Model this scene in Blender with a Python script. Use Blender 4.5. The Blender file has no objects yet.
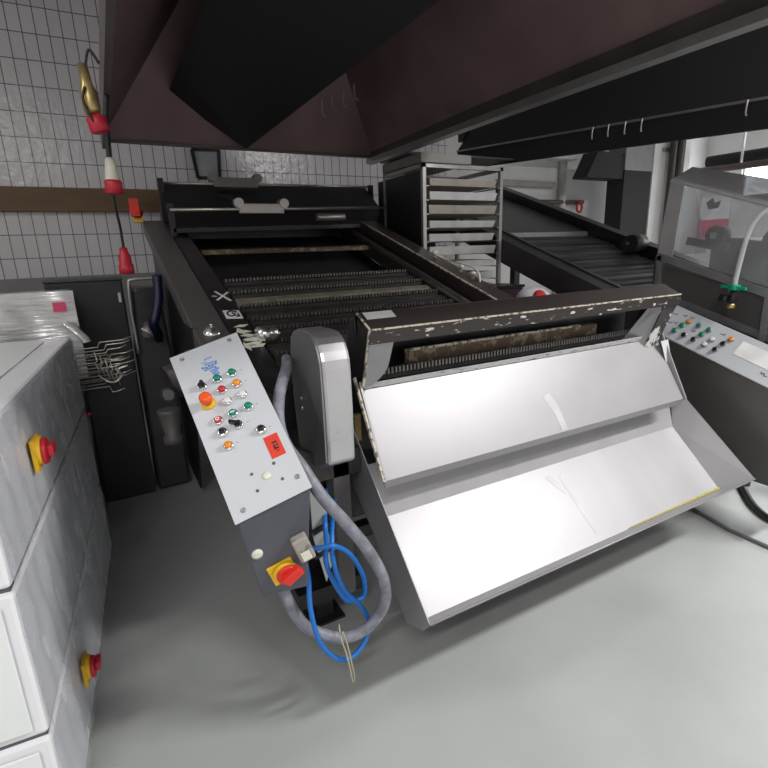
import bpy, math, random
from mathutils import Vector, Matrix
random.seed(7)
SC = bpy.context.scene
COL = SC.collection
V = Vector

# ------------------------------------------------------------------ materials
def newmat(name):
    m = bpy.data.materials.new(name); m.use_nodes = True
    return m, m.node_tree.nodes, m.node_tree.links, m.node_tree.nodes['Principled BSDF']

def mat(name, col, rough=.5, metal=0., var=.12, scale=8., bump=0., bscale=40., stretch=(1, 1, 1), rvar=.1, coat=0., detail=6, spec=.5):
    """plain surface with noise-driven tone and gloss variation"""
    m, N, L, B = newmat(name)
    tc = N.new('ShaderNodeTexCoord'); mp = N.new('ShaderNodeMapping'); mp.inputs['Scale'].default_value = stretch
    L.new(tc.outputs['Object'], mp.inputs['Vector'])
    nz = N.new('ShaderNodeTexNoise'); nz.inputs['Scale'].default_value = scale; nz.inputs['Detail'].default_value = detail
    L.new(mp.outputs[0], nz.inputs['Vector'])
    r = N.new('ShaderNodeValToRGB')
    r.color_ramp.elements[0].position = .3; r.color_ramp.elements[1].position = .7
    r.color_ramp.elements[0].color = [c * (1 - var) for c in col] + [1]
    r.color_ramp.elements[1].color = [min(1, c * (1 + var)) for c in col] + [1]
    L.new(nz.outputs['Fac'], r.inputs['Fac']); L.new(r.outputs['Color'], B.inputs['Base Color'])
    mr = N.new('ShaderNodeMapRange'); mr.inputs['To Min'].default_value = max(.02, rough - rvar); mr.inputs['To Max'].default_value = min(1, rough + rvar)
    L.new(nz.outputs['Fac'], mr.inputs['Value']); L.new(mr.outputs[0], B.inputs['Roughness'])
    B.inputs['Metallic'].default_value = metal; B.inputs['Coat Weight'].default_value = coat
    B.inputs['Specular IOR Level'].default_value = spec
    if bump:
        n2 = N.new('ShaderNodeTexNoise'); n2.inputs['Scale'].default_value = bscale; n2.inputs['Detail'].default_value = 4
        L.new(mp.outputs[0], n2.inputs['Vector'])
        b = N.new('ShaderNodeBump'); b.inputs['Strength'].default_value = bump; b.inputs['Distance'].default_value = .01
        L.new(n2.outputs['Fac'], b.inputs['Height']); L.new(b.outputs[0], B.inputs['Normal'])
    return m

def chipped(name, col, chip, scale=30., lo=.58, hi=.62, rough=.45, metal=0., stretch=(1, 1, 1)):
    """paint with flakes knocked off it"""
    m, N, L, B = newmat(name)
    tc = N.new('ShaderNodeTexCoord'); mp = N.new('ShaderNodeMapping'); mp.inputs['Scale'].default_value = stretch
    L.new(tc.outputs['Object'], mp.inputs['Vector'])
    nz = N.new('ShaderNodeTexNoise'); nz.inputs['Scale'].default_value = scale; nz.inputs['Detail'].default_value = 8; nz.inputs['Roughness'].default_value = .65
    L.new(mp.outputs[0], nz.inputs['Vector'])
    r = N.new('ShaderNodeValToRGB'); r.color_ramp.elements[0].position = lo; r.color_ramp.elements[1].position = hi
    r.color_ramp.elements[0].color = list(col) + [1]; r.color_ramp.elements[1].color = list(chip) + [1]
    L.new(nz.outputs['Fac'], r.inputs['Fac']); L.new(r.outputs['Color'], B.inputs['Base Color'])
    B.inputs['Roughness'].default_value = rough; B.inputs['Metallic'].default_value = metal
    return m

def clear(name, col, alpha, rough=.15, fog=.5):
    m, N, L, B = newmat(name)
    out = N['Material Output']
    tr = N.new('ShaderNodeBsdfTransparent'); tr.inputs['Color'].default_value = (.93, .94, .95, 1)
    mix = N.new('ShaderNodeMixShader'); mix.inputs['Fac'].default_value = alpha
    tc = N.new('ShaderNodeTexCoord'); nz = N.new('ShaderNodeTexNoise'); nz.inputs['Scale'].default_value = 6
    L.new(tc.outputs['Object'], nz.inputs['Vector'])
    mr = N.new('ShaderNodeMapRange'); mr.inputs['To Min'].default_value = alpha * (1 - fog); mr.inputs['To Max'].default_value = min(1, alpha * (1 + fog))
    L.new(nz.outputs['Fac'], mr.inputs['Value']); L.new(mr.outputs[0], mix.inputs['Fac'])
    B.inputs['Base Color'].default_value = list(col) + [1]; B.inputs['Roughness'].default_value = rough
    L.new(tr.outputs[0], mix.inputs[1]); L.new(B.outputs[0], mix.inputs[2]); L.new(mix.outputs[0], out.inputs['Surface'])
    return m

def emit(name, col, s):
    m, N, L, B = newmat(name)
    B.inputs['Base Color'].default_value = list(col) + [1]
    B.inputs['Emission Color'].default_value = list(col) + [1]; B.inputs['Emission Strength'].default_value = s
    return m

def tiles(name):
    m, N, L, B = newmat(name)
    tc = N.new('ShaderNodeTexCoord'); sp = N.new('ShaderNodeSeparateXYZ'); cb = N.new('ShaderNodeCombineXYZ')
    L.new(tc.outputs['Object'], sp.inputs[0])
    ax = N.new('ShaderNodeMath'); ax.operation = 'ADD'; ax.inputs[1].default_value = 20.2 + .585
    az = N.new('ShaderNodeMath'); az.operation = 'ADD'; az.inputs[1].default_value = 20.9 - 2.504
    L.new(sp.outputs['X'], ax.inputs[0]); L.new(sp.outputs['Z'], az.inputs[0])
    L.new(ax.outputs[0], cb.inputs['X']); L.new(az.outputs[0], cb.inputs['Y'])
    br = N.new('ShaderNodeTexBrick'); br.offset = 0; br.inputs['Scale'].default_value = 1
    br.inputs['Brick Width'].default_value = .101; br.inputs['Row Height'].default_value = .209
    br.inputs['Mortar Size'].default_value = .0045; br.inputs['Mortar Smooth'].default_value = .2
    br.inputs['Color1'].default_value = (.68, .65, .68, 1); br.inputs['Color2'].default_value = (.74, .71, .74, 1)
    br.inputs['Mortar'].default_value = (.16, .15, .16, 1)
    L.new(cb.outputs[0], br.inputs['Vector']); L.new(br.outputs['Color'], B.inputs['Base Color'])
    nz = N.new('ShaderNodeTexNoise'); nz.inputs['Scale'].default_value = 14; L.new(tc.outputs['Object'], nz.inputs['Vector'])
    b = N.new('ShaderNodeBump'); b.inputs['Strength'].default_value = .25; b.inputs['Distance'].default_value = .02
    L.new(nz.outputs['Fac'], b.inputs['Height']); L.new(b.outputs[0], B.inputs['Normal'])
    B.inputs['Roughness'].default_value = .22
    return m

M = dict(
    floor=mat('floor_epoxy', (.43, .45, .44), .42, var=.1, scale=1.6, bump=.06, bscale=5, rvar=.12),
    tile=tiles('white_wall_tile'),
    plaster=mat('white_plaster', (.72, .71, .70), .8, var=.05, scale=3),
    ceil=mat('ceiling_paint', (.6, .6, .6), .8, var=.05),
    curb=mat('grey_wall_base', (.24, .235, .24), .6, var=.12, scale=4),
    brown=mat('brown_rail', (.15, .085, .04), .55, var=.15, scale=3, stretch=(1, 6, 6)),
    hood=mat('hood_sheet', (.17, .15, .155), .42, .5, var=.2, scale=3),
    hoodreflect=mat('hood_inner_sheet', (.33, .22, .225), .45, .3, var=.15, scale=3),  # red reflection of the plugs is put into this sheet colour
    filt=mat('greasy_filter', (.02, .02, .022), .6, var=.2, scale=60),
    hook=mat('hook_steel', (.5, .48, .47), .35, .7),
    black=mat('black_paint', (.018, .0165, .018), .38, var=.3, scale=14),
    rail=mat('grey_rail_cover', (.14, .134, .13), .42, .35, var=.1, scale=5),
    brownblk=mat('brown_black_paint', (.045, .036, .034), .36, var=.25, scale=10),
    beam=chipped('chipped_beam_paint', (.030, .024, .023), (.62, .58, .52), 24, .60, .62, .38, stretch=(.6, 1, 2.5)),
    beamtop=chipped('worn_beam_top', (.040, .032, .031), (.5, .46, .43), 16, .73, .75, .33),
    bracket=chipped('flaking_black_paint', (.03, .027, .027), (.62, .61, .60), 17, .56, .58, .4),
    worn=chipped('worn_edge', (.60, .55, .45), (.12, .09, .07), 45, .5, .56, .5),
    wornw=chipped('worn_white_flange', (.62, .62, .62), (.22, .2, .19), 22, .56, .64, .4, .3, (1, 4, 4)),
    slat=mat('dark_slat', (.05, .045, .044), .42, .4, var=.3, scale=20),
    slatlight=mat('tan_slat', (.24, .215, .17), .5, .2, var=.3, scale=18),
    rust=chipped('rusty_bar', (.13, .085, .05), (.32, .26, .18), 20, .52, .6, .6),
    teeth=mat('chain_steel', (.17, .16, .152), .38, .7, var=.25, scale=40),
    steel=mat('brushed_steel', (.36, .352, .37), .44, .4, var=.05, scale=5, rvar=.04, bump=.01, bscale=3, stretch=(.6, 1, 1)),
    steelpan=mat('pan_steel', (.43, .422, .44), .44, .3, var=.05, scale=4, rvar=.05, bump=.012, bscale=2.5, stretch=(1.5, .5, .5)),
    steeldark=mat('dull_steel', (.36, .355, .365), .38, .75, var=.12, scale=6),
    panskin=mat('pan_outer_steel', (.36, .35, .36), .42, .6, var=.06),
    smear=mat('dried_smear', (.50, .495, .505), .5, .2),
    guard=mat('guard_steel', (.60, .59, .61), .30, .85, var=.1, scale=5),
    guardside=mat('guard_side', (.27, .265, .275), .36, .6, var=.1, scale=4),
    panel=mat('panel_grey', (.58, .60, .64), .42, .0, var=.02, scale=3),
    boxgrey=mat('box_blue_grey', (.095, .10, .125), .42, .1, var=.15, scale=6),
    edge=mat('panel_edge', (.10, .10, .105), .5, var=.3, scale=30),
    bezel=mat('chrome_bezel', (.75, .75, .76), .18, .95),
    green=mat('green_button', (.0, .22, .14), .3), orange=mat('orange_button', (.80, .28, .02), .3),
    red=mat('red_button', (.55, .02, .04), .3), white=mat('white_button', (.72, .72, .70), .35),
    blk=mat('black_knob', (.012, .012, .014), .3), whiteink=mat('white_mark', (.85, .85, .85), .5),
    estop=mat('orange_red_stop', (.86, .10, .015), .32), yellow=mat('yellow_plastic', (.85, .50, .02), .4),
    redsw=mat('red_plastic', (.72, .03, .02), .35), cream=mat('cream_plastic', (.74, .74, .62), .45),
    label=mat('red_label', (.72, .045, .02), .5, var=.03), ink=mat('dark_ink', (.03, .02, .03), .6),
    blue=mat('blue_ink', (.10, .24, .58), .5), bluecable=mat('blue_cable', (.012, .16, .55), .35),
    hose=mat('grey_conduit', (.22, .225, .27), .45, var=.35, scale=30),
    socket=chipped('dirty_socket', (.36, .34, .31), (.10, .06, .04), 30, .55, .66, .6),
    gland=mat('pale_gland_plate', (.40, .41, .40), .55, var=.1),
    string=mat('tan_string', (.45, .40, .28), .8),
    cab=mat('white_cabinet', (.84, .845, .88), .35, var=.04, scale=3, bump=.05, bscale=8),
    cabtop=mat('white_lid_centre', (.84, .86, .87), .38, var=.03, scale=3),
    cabinetdummy=mat('cabinet_side', (.56, .57, .62), .32, var=.05, scale=3),
    groove=mat('dark_seam', (.10, .10, .12), .6),
    film=clear('stretch_film', (.86, .87, .92), .30, .18, .8),
    silver=mat('silver_wrap', (.64, .64, .64), .24, .4, var=.1, scale=9, bump=.7, bscale=16, stretch=(.35, 1, 3)),
    darkbox=mat('dark_grey_sheet', (.028, .027, .03), .4, .2),
    tank=mat('grey_tank', (.06, .058, .06), .4, .3), navy=mat('navy_hose', (.007, .009, .045), .45),
    motor=mat('motor_paint', (.05, .045, .05), .45, var=.3), cone=mat('motor_cone', (.10, .09, .092), .5),
    wire=mat('wire_steel', (.62, .58, .53), .3, .8),
    rack=mat('rack_steel', (.52, .50, .49), .36, .7, var=.1), tray=mat('tray_alu', (.78, .77, .77), .42, .55, var=.12, scale=7),
    traytan=mat('stained_tray_alu', (.50, .46, .41), .45, .5, var=.15, scale=7), board=mat('grey_board', (.30, .285, .275), .55, var=.12),
    sheet=mat('dull_cover_sheet', (.13, .125, .13), .34, .6, var=.15, scale=4),
    rail2=mat('dark_rail', (.055, .052, .055), .4, .3, var=.2, scale=7),
    cabdark=mat('dark_cabinet_face', (.145, .142, .135), .36, .4, var=.08, scale=2.5),
    plexi=clear('acrylic_guard', (.62, .63, .65), .27, .06, .35), plexifog=clear('scratched_acrylic', (.58, .58, .59), .80, .3, .12),
    plexiframe=mat('grey_guard_frame', (.34, .34, .36), .35, .5), clearhose=clear('clear_hose', (.72, .74, .74), .5, .12, .4),
    fitting=mat('green_fitting', (.0, .34, .20), .35), brass=mat('brass', (.55, .42, .18), .35, .8),
    redplug=mat('red_plug', (.50, .02, .04), .4), whiteplug=mat('white_plug', (.66, .64, .55), .45), cable=mat('black_cable', (.02, .02, .022), .45),
    duct=mat('dark_duct', (.035, .033, .035), .75, 0., spec=.2), ducttop=mat('grey_duct_top', (.20, .195, .20), .5, .2),
    pipe=mat('brown_pipe', (.09, .06, .05), .5), whitepipe=mat('white_pipe', (.66, .66, .65), .5),
    poster=mat('poster_white', (.85, .84, .86), .4), posterred=mat('poster_red', (.70, .06, .16), .4),
    window=emit('daylight_window', (.93, .97, 1.0), 5.0), glare=mat('glass_frame', (.45, .47, .50), .08, .3, bump=.6, bscale=60),
    tubelamp=emit('lamp_tube', (1, .98, .95), 8.0), greycable=mat('grey_floor_cable', (.16, .16, .165), .5),
    ytape=mat('yellow_tape', (.42, .37, .03), .5, var=.3, scale=60), tape=mat('white_tape', (.60, .60, .61), .5, var=.05),
    cart=mat('purple_black_bin', (.05, .02, .035), .5))

# ------------------------------------------------------------------ mesh builder
class MB:
    def __init__(s): s.v = []; s.f = []; s.sm = []
    def add(s, vs, fs, smooth=False, m=None):
        b = len(s.v)
        s.v += [(m @ V(p) if m else V(p)) for p in vs]
        s.f += [[b + i for i in f] for f in fs]; s.sm += [smooth] * len(fs)
        return s
    def hexa(s, p, m=None):   # 4 bottom pts, 4 top pts
        return s.add(p, [(3, 2, 1, 0), (4, 5, 6, 7), (0, 1, 5, 4), (1, 2, 6, 5), (2, 3, 7, 6), (3, 0, 4, 7)], m=m)
    def box(s, x0, x1, y0, y1, z0, z1, m=None):
        return s.hexa([(x0, y0, z0), (x1, y0, z0), (x1, y1, z0), (x0, y1, z0), (x0, y0, z1), (x1, y0, z1), (x1, y1, z1), (x0, y1, z1)], m)
    def prism(s, poly, vec, m=None):
        n = len(poly); vec = V(vec); a = [V(p) for p in poly]; b = [p + vec for p in a]
        return s.add(a + b, [tuple(range(n))[::-1], tuple(range(n, 2 * n))] + [(i, (i + 1) % n, n + (i + 1) % n, n + i) for i in range(n)], m=m)
    def profx(s, yz, x0, x1):  # yz outline extruded across
        return s.prism([(x0, y, z) for y, z in yz], (x1 - x0, 0, 0))
    def bar(s, a, b, w, h, up=(0, 0, 1)):
        a = V(a); b = V(b); d = (b - a).normalized(); r = d.cross(V(up)).normalized(); u = r.cross(d)
        q = lambda p: [p - r * w / 2 - u * h / 2, p + r * w / 2 - u * h / 2, p + r * w / 2 + u * h / 2, p - r * w / 2 + u * h / 2]
        return s.hexa(q(a) + q(b))
    def cyl(s, a, b, r0, r1=None, n=16, m=None, caps=True):
        if r1 is None: r1 = r0
        a = V(a); b = V(b); d = (b - a).normalized(); x = d.orthogonal().normalized(); y = d.cross(x)
        vs = []
        for p, r in ((a, r0), (b, r1)):
            for k in range(n):
                t = 2 * math.pi * k / n; vs.append(p + x * r * math.cos(t) + y * r * math.sin(t))
        s.add(vs, [(k, (k + 1) % n, n + (k + 1) % n, n + k) for k in range(n)], True, m)
        if caps: s.add(vs, [tuple(range(n))[::-1], tuple(range(n, 2 * n))], False, m)
        return s
    def lathe(s, prof, o, d, n=20, m=None):  # prof: (radius, height along d)
        o = V(o); d = V(d).normalized(); x = d.orthogonal().normalized(); y = d.cross(x); vs = []; fs = []
        for r, h in prof:
            for k in range(n):
                t = 2 * math.pi * k / n; vs.append(o + d * h + (x * math.cos(t) + y * math.sin(t)) * max(r, 1e-4))
        for i in range(len(prof) - 1):
            for k in range(n):
                k2 = (k + 1) % n; fs.append((i * n + k, i * n + k2, (i + 1) * n + k2, (i + 1) * n + k))
        e = (len(prof) - 1) * n
        s.add(vs, fs, True, m); s.add([vs[k] for k in range(n)] + [vs[e + k] for k in range(n)], [tuple(range(n))[::-1], tuple(range(n, 2 * n))], False, m)
        return s
    def tube(s, pts, r, n=10, sub=6, flat=1., smooth=True):
        P = [V(p) for p in pts]
        if smooth and len(P) > 2:
            Q = []
            for i in range(len(P) - 1):
                p0 = P[max(i - 1, 0)]; p1 = P[i]; p2 = P[i + 1]; p3 = P[min(i + 2, len(P) - 1)]
                for k in range(sub):
                    t = k / sub
                    Q.append(.5 * ((2 * p1) + (p2 - p0) * t + (2 * p0 - 5 * p1 + 4 * p2 - p3) * t * t + (3 * p1 - p0 - 3 * p2 + p3) * t ** 3))
            P = Q + [P[-1]]
        vs = []; fs = []; x = None
        for i, p in enumerate(P):
            d = (P[min(i + 1, len(P) - 1)] - P[max(i - 1, 0)]).normalized()
            x = d.orthogonal().normalized() if x is None else (x - d * x.dot(d)).normalized()
            y = d.cross(x)
            for k in range(n):
                t = 2 * math.pi * k / n; vs.append(p + x * r * math.cos(t) + y * r * flat * math.sin(t))
        for i in range(len(P) - 1):
            for k in range(n): fs.append((i * n + k, i * n + (k + 1) % n, (i + 1) * n + (k + 1) % n, (i + 1) * n + k))
        e = (len(P) - 1) * n
        fs += [tuple(range(n))[::-1], tuple(range(e, e + n))]
        return s.add(vs, fs, True)
    def grid(s, fn, nu, nv):
        vs = [fn(i / nu, j / nv) for j in range(nv + 1) for i in range(nu + 1)]
        return s.add(vs, [(j * (nu + 1) + i, j * (nu + 1) + i + 1, (j + 1) * (nu + 1) + i + 1, (j + 1) * (nu + 1) + i) for j in range(nv) for i in range(nu)], True)

WL = {}   # world location of every object's origin
def make(name, mb, m, parent=None, bevel=0., solid=0., label=None):
    c = sum(mb.v, V((0, 0, 0))) / len(mb.v)
    if parent is None: c = V((c.x, c.y, min(p.z for p in mb.v)))
    me = bpy.data.meshes.new(name); me.from_pydata([tuple(p - c) for p in mb.v], [], mb.f)
    me.polygons.foreach_set('use_smooth', mb.sm); me.update()
    import bmesh
    bm = bmesh.new(); bm.from_mesh(me); bmesh.ops.remove_doubles(bm, verts=bm.verts, dist=1e-5)
    bmesh.ops.recalc_face_normals(bm, faces=bm.faces); bm.to_mesh(me); bm.free()
    me.materials.append(M[m])
    o = bpy.data.objects.new(name, me); COL.objects.link(o)
    WL[o] = c
    if parent: o.parent = parent; o.location = c - WL[parent]
    else: o.location = c
    if solid:
        md = o.modifiers.new('solid', 'SOLIDIFY'); md.thickness = solid; md.offset = 0
    if bevel:
        md = o.modifiers.new('bevel', 'BEVEL'); md.width = bevel; md.segments = 2; md.limit_method = 'ANGLE'
    if label: o['label'] = label
    return o
def tag(o, label, cat, group=None):
    o['label'] = label; o['category'] = cat
    if group: o['group'] = group
    return o
def thing(name, loc, label, cat, group=None):
    o = bpy.data.objects.new(name, None); COL.objects.link(o); o.location = loc; WL[o] = V(loc); o.empty_display_size = .1
    return tag(o, label, cat, group)
def struct(name, mb, m, parent=None, **k):
    o = make(name, mb, m, parent, **k); o['kind'] = 'structure'; return o

# ------------------------------------------------------------------ camera (eye 1.62 m, looking down the hall, pitched ~15 deg)
right = V((.8747, -.4835, -.0340)); down = V((-.1525, -.2087, -.9660)); fwd = V((.4600, .8501, -.2563))
fwd.normalize(); right = (right - fwd * right.dot(fwd)).normalized(); up = right.cross(fwd)
cam = bpy.data.objects.new('camera', bpy.data.cameras.new('camera')); COL.objects.link(cam)
cam.matrix_world = Matrix(((right.x, up.x, -fwd.x, 0), (right.y, up.y, -fwd.y, 0), (right.z, up.z, -fwd.z, 1.62), (0, 0, 0, 1)))
cam.data.sensor_width = 36; cam.data.lens = 36 * 500 / 768; cam.data.clip_start = .02
SC.camera = cam

# ------------------------------------------------------------------ the room
CZ = 4.2
struct('floor', MB().box(-4, 11, -5, 6, -.1, 0), 'floor')
struct('ceiling', MB().box(-4, 11, -5, 6, CZ, CZ + .1), 'ceil')
struct('wall_back', MB().box(-4, 4.2, 5.8, 6, 0, CZ), 'tile')
struct('wall_rear', MB().box(4.2, 11, 5.8, 6, 0, CZ), 'plaster')
struct('wall_left', MB().box(-4.2, -4, -5, 6, 0, CZ), 'plaster')
struct('wall_front', MB().box(-4, 11, -5.2, -5, 0, CZ), 'plaster')
# right wall with a long high window
WX = 10.
wy0, wy1, wz0, wz1 = 1.0, 5.15, 2.30, 3.05
w = MB().box(WX, WX + .2, -5, wy0, 0, CZ).box(WX, WX + .2, wy1, 6, 0, CZ).box(WX, WX + .2, wy0, wy1, 0, wz0).box(WX, WX + .2, wy0, wy1, wz1, CZ)
struct('wall_right', w, 'plaster')
wn = struct('window_1', MB().box(WX + .12, WX + .14, wy0, wy1, wz0, wz1), 'window')
fr = MB()
for a in (wy0, (wy0 + wy1) / 2, wy1): fr.box(WX + .04, WX + .12, a - .03, a + .03, wz0, wz1)
fr.box(WX + .04, WX + .12, wy0, wy1, wz0, wz0 + .05).box(WX + .04, WX + .12, wy0, wy1, wz1 - .05, wz1)
struct('window_frame', fr, 'whitepipe', wn)
struct('trim_1', MB().box(-4, 2.6, 5.72, 5.8, 2.08, 2.285), 'brown')
struct('trim_2', MB().box(-4, 2.6, 5.70, 5.8, 0, 1.49), 'curb')
# white column with conduits standing before the back wall on the right
struct('column', MB().box(7.33, 8.2, 5.0, 5.12, 0, CZ), 'plaster')
pp = thing('riser_pipes', (7.7, 4.95, 0), 'dark brown riser pipes running up the front of the white column', 'pipe')
for x, r in ((7.60, .05), (7.76, .07)):
    make('pipe', MB().cyl((x, 4.89, 0), (x, 4.89, CZ - .02), r), 'brownblk', pp)
make('clamp', MB().box(7.50, 7.90, 4.95, 4.999, 2.9, 2.95), 'steeldark', pp)

# ------------------------------------------------------------------ lights
def area(name, loc, rot, sx, sy, p, col=(1, .98, .96)):
    l = bpy.data.lights.new(name, 'AREA'); l.shape = 'RECTANGLE'; l.size = sx; l.size_y = sy; l.energy = p; l.color = col
    o = bpy.data.objects.new(name, l); COL.objects.link(o); o.location = loc; o.rotation_euler = rot; return o
area('ceiling_light_front', (3.9, -1.1, CZ - .12), (0, 0, 0), 2.4, .3, 250)
area('ceiling_light_left', (-1.4, -1.9, CZ - .12), (0, 0, 0), 1.5, .2, 90)
area('wall_fill_left', (-2.8, 1.6, CZ - .12), (0, 0, 0), 1.5, .2, 36)  # added fill to brighten the tiled wall, no real fixture
area('wall_fill_right', (8.9, 2.6, CZ - .12), (0, 0, 0), .2, 2.4, 15)  # added fill that lifts the right wall, not an actual ceiling lamp
area('window_daylight', (WX - .05, 3.1, 2.68), (0, math.radians(90), 0), .7, 4.0, 30, (.92, .96, 1))
wd = bpy.data.worlds.new('world'); SC.world = wd; wd.use_nodes = True
wd.node_tree.nodes['Background'].inputs[0].default_value = (.8, .88, 1, 1); wd.node_tree.nodes['Background'].inputs[1].default_value = .3

# ------------------------------------------------------------------ extraction hoods
h1 = thing('extraction_hood', (1.2, 2.5, 2.4), 'long dark extraction hood above the left conveyor with a red reflection painted into its inner sheets', 'hood')
zr, X0, X1, Y0, Y1 = 2.4, .14, 2.34, .55, 4.38
make('rim', MB().box(X0, X0 + .03, Y0, Y1, zr, zr + .12).box(X1 - .03, X1, Y0, Y1, zr, zr + .12).box(X0, X1, Y1 - .03, Y1, zr + .045, zr + .062).box(X0, X1, Y0, Y0 + .03, zr, zr + .12), 'hood', h1)
make('gutter', MB().box(X1 - .09, X1 - .02, Y0, Y1 - .03, zr - .012, zr + .03), 'rack', h1)
ZT = 3.3; xa, xb, ya, yb = .75, 1.75, 1.4, 3.9
make('canopy', MB().add([(X0, Y0, zr + .12), (X1, Y0, zr + .12), (X1, Y1, zr + .06), (X0, Y1, zr + .06), (xa, ya, ZT), (xb, ya, ZT), (xb, yb, ZT), (xa, yb, ZT)],
     [(0, 1, 5, 4), (1, 2, 6, 5), (2, 3, 7, 6), (3, 0, 4, 7)]), 'hoodreflect', h1, solid=.01)
make('exhaust_duct', MB().box(xa, xb, ya, yb, ZT, CZ - .005), 'hood', h1)
make('filter_bank', MB().prism([(1.15, 1.3, 2.44), (1.75, 1.3, 3.0), (.62, 1.3, 2.78)], (0, 2.98, 0)), 'filt', h1)
for k in range(4):
    x, z = ((1.36, 2.47), (1.43, 2.505), (1.505, 2.54), (1.59, 2.585))[k]
    make('hook', MB().tube([(x, 3.2, z + .07), (x, 3.2, z), (x + .015, 3.18, z - .025)], .006, 6), 'hook', h1)
h2 = thing('extraction_hood', (3.9, 2.6, 2.2), 'black extraction hood on the right with a row of small hooks along its rim', 'hood')
zt = lambda y: 2.33 + .075 * (y - 1.57)
zb = lambda y: 2.18 + .069 * (y - 1.55)
ys, ye = .7, 4.25
make('rim', MB().hexa([(3.2, ys, zb(ys)), (3.23, ys, zb(ys)), (3.23, ye, zb(ye)), (3.2, ye, zb(ye)), (3.2, ys, zt(ys)), (3.23, ys, zt(ys)), (3.23, ye, zt(ye)), (3.2, ye, zt(ye))])
     .box(3.23, 4.3, ye, ye + .03, 2.62, 2.74)
     .hexa([(4.3, ys, 2.60), (4.33, ys, 2.60), (4.33, ye, 2.62), (4.3, ye, 2.62), (4.3, ys, 2.70), (4.33, ys, 2.70), (4.33, ye, 2.74), (4.3, ye, 2.74)])
     .box(3.23, 4.3, ys, ys + .03, 2.40, 2.62), 'filt', h2)
make('rim_edge', MB().bar((3.195, ys, zt(ys)), (3.195, ye, zt(ye)), .02, .014), 'steeldark', h2)
make('canopy', MB().add([(3.2, ys, zt(ys)), (4.33, ys, 2.7), (4.33, ye, 2.74), (3.2, ye, zt(ye)), (3.6, 1.3, 3.3), (4.1, 1.3, 3.3), (4.1, 3.8, 3.3), (3.6, 3.8, 3.3)],
     [(0, 1, 5, 4), (1, 2, 6, 5), (2, 3, 7, 6), (3, 0, 4, 7)]), 'filt', h2, solid=.01)
make('exhaust_duct', MB().box(3.6, 4.1, 1.3, 3.8, 3.3, CZ - .005), 'hood', h2)
for y in (2.66, 2.53, 2.40, 2.28, 1.66):
    z = zt(y)
    make('hook', MB().tube([(3.187, y, z + .005), (3.18, y, z - .03), (3.18, y, z - .065), (3.17, y - .01, z - .075)], .0055, 6), 'hook', h2)

# ------------------------------------------------------------------ conveyor 1
zp = lambda y: .508 + .316 * y
c1 = thing('conveyor_machine', (1.3, 2.8, 0), 'dark inclined slat conveyor with steel discharge chute, in front of the tiled wall', 'machine')
def inc(x0, x1, y0, y1, dz0, dz1, zf=zp, mb=None):
    mb = mb or MB()
    return mb.hexa([(x0, y0, zf(y0) + dz0), (x1, y0, zf(y0) + dz0), (x1, y1, zf(y1) + dz0), (x0, y1, zf(y1) + dz0),
                    (x0, y0, zf(y0) + dz1), (x1, y0, zf(y0) + dz1), (x1, y1, zf(y1) + dz1), (x0, y1, zf(y1) + dz1)])
make('rail_cover', inc(.335, .488, 2.13, 4.45, -.10, 0), 'rail', c1, bevel=.006)
make('side_rail', inc(.492, .60, 1.86, 4.5, -.16, .004), 'black', c1, bevel=.004)
make('bed', inc(.60, 1.95, 1.9, 4.4, -.16, -.13), 'black', c1)
make('shade_sheet', MB().prism([(.375, 3.45, .06), (.375, 4.45, .06), (.375, 4.45, zp(4.45) - .10), (.375, 2.9, zp(2.9) - .10)], (.01, 0, 0)), 'black', c1)  # added black sheet standing in for the deep shade beside the tank
make('side_rail', inc(2.0, 2.16, 2.06, 4.4, -.16, .09), 'brownblk', c1, bevel=.004)
make('worn_edge', inc(1.998, 2.010, 2.06, 3.9, .09, .098), 'worn', c1)
make('guide_tube', MB().cyl((1.925, 2.1, zp(2.1)), (1.925, 4.3, zp(4.3)), .032), 'brownblk', c1)
def slat(y, toothed, m):
    mb = inc(.62, 1.90, y - .022, y + .022, -.075, -.012)
    o = make('slat', mb, m, c1)
    if toothed:
        t = MB(); x = .63
        while x < 1.89:
            t.box(x, x + .011, y - .012, y + .012, zp(y) - .012, zp(y) + .006); x += .021
        make('chain_teeth', t, 'teeth', o)
for y in (2.06, 2.18, 2.30, 2.43, 2.55, 2.72, 2.915, 3.10): slat(y, True, 'slat')
for y in (2.235, 2.49, 2.64, 3.02): slat(y, False, 'slat')
slat(2.82, False, 'slatlight')
make('slat', inc(.62, 1.90, 3.67, 3.70, -.03, -.005), 'rust', c1)
make('slat', MB().hexa([(.72, 2.12, 1.205), (1.06, 2.08, 1.215), (1.06, 2.11, 1.215), (.72, 2.15, 1.205), (.72, 2.12, 1.22), (1.06, 2.08, 1.23), (1.06, 2.11, 1.23), (.72, 2.15, 1.22)]), 'slatlight', c1)
# rear cross rods with a lid sheet between them
make('guide_rod', MB().cyl((.47, 4.45, 2.19), (2.34, 4.45, 2.21), .011), 'wire', c1)
make('guide_rod', MB().cyl((.49, 4.0, 1.955), (2.34, 4.0, 1.985), .012), 'wire', c1)
make('lid_sheet', MB().hexa([(.50, 4.02, 1.80), (2.30, 4.02, 1.83), (2.30, 4.52, 2.20), (.50, 4.52, 2.17), (.50, 4.02, 1.83), (2.30, 4.02, 1.86), (2.30, 4.52, 2.23), (.50, 4.52, 2.20)]), 'black', c1)
for x0, x1, y, z, m in ((.972, 1.321, 3.985, 1.93, 'rack'), (.90, 1.26, 4.43, 2.17, 'board')):
    b = make('rod_clamp', MB().box(x0, x1, y - .015, y, z, z + .075), m, c1, bevel=.006)
    for x in (x0, x1): make('clamp_ring', MB().cyl((x, y - .03, z + .075), (x, y + .06, z + .078), .036), m, b)
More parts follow.
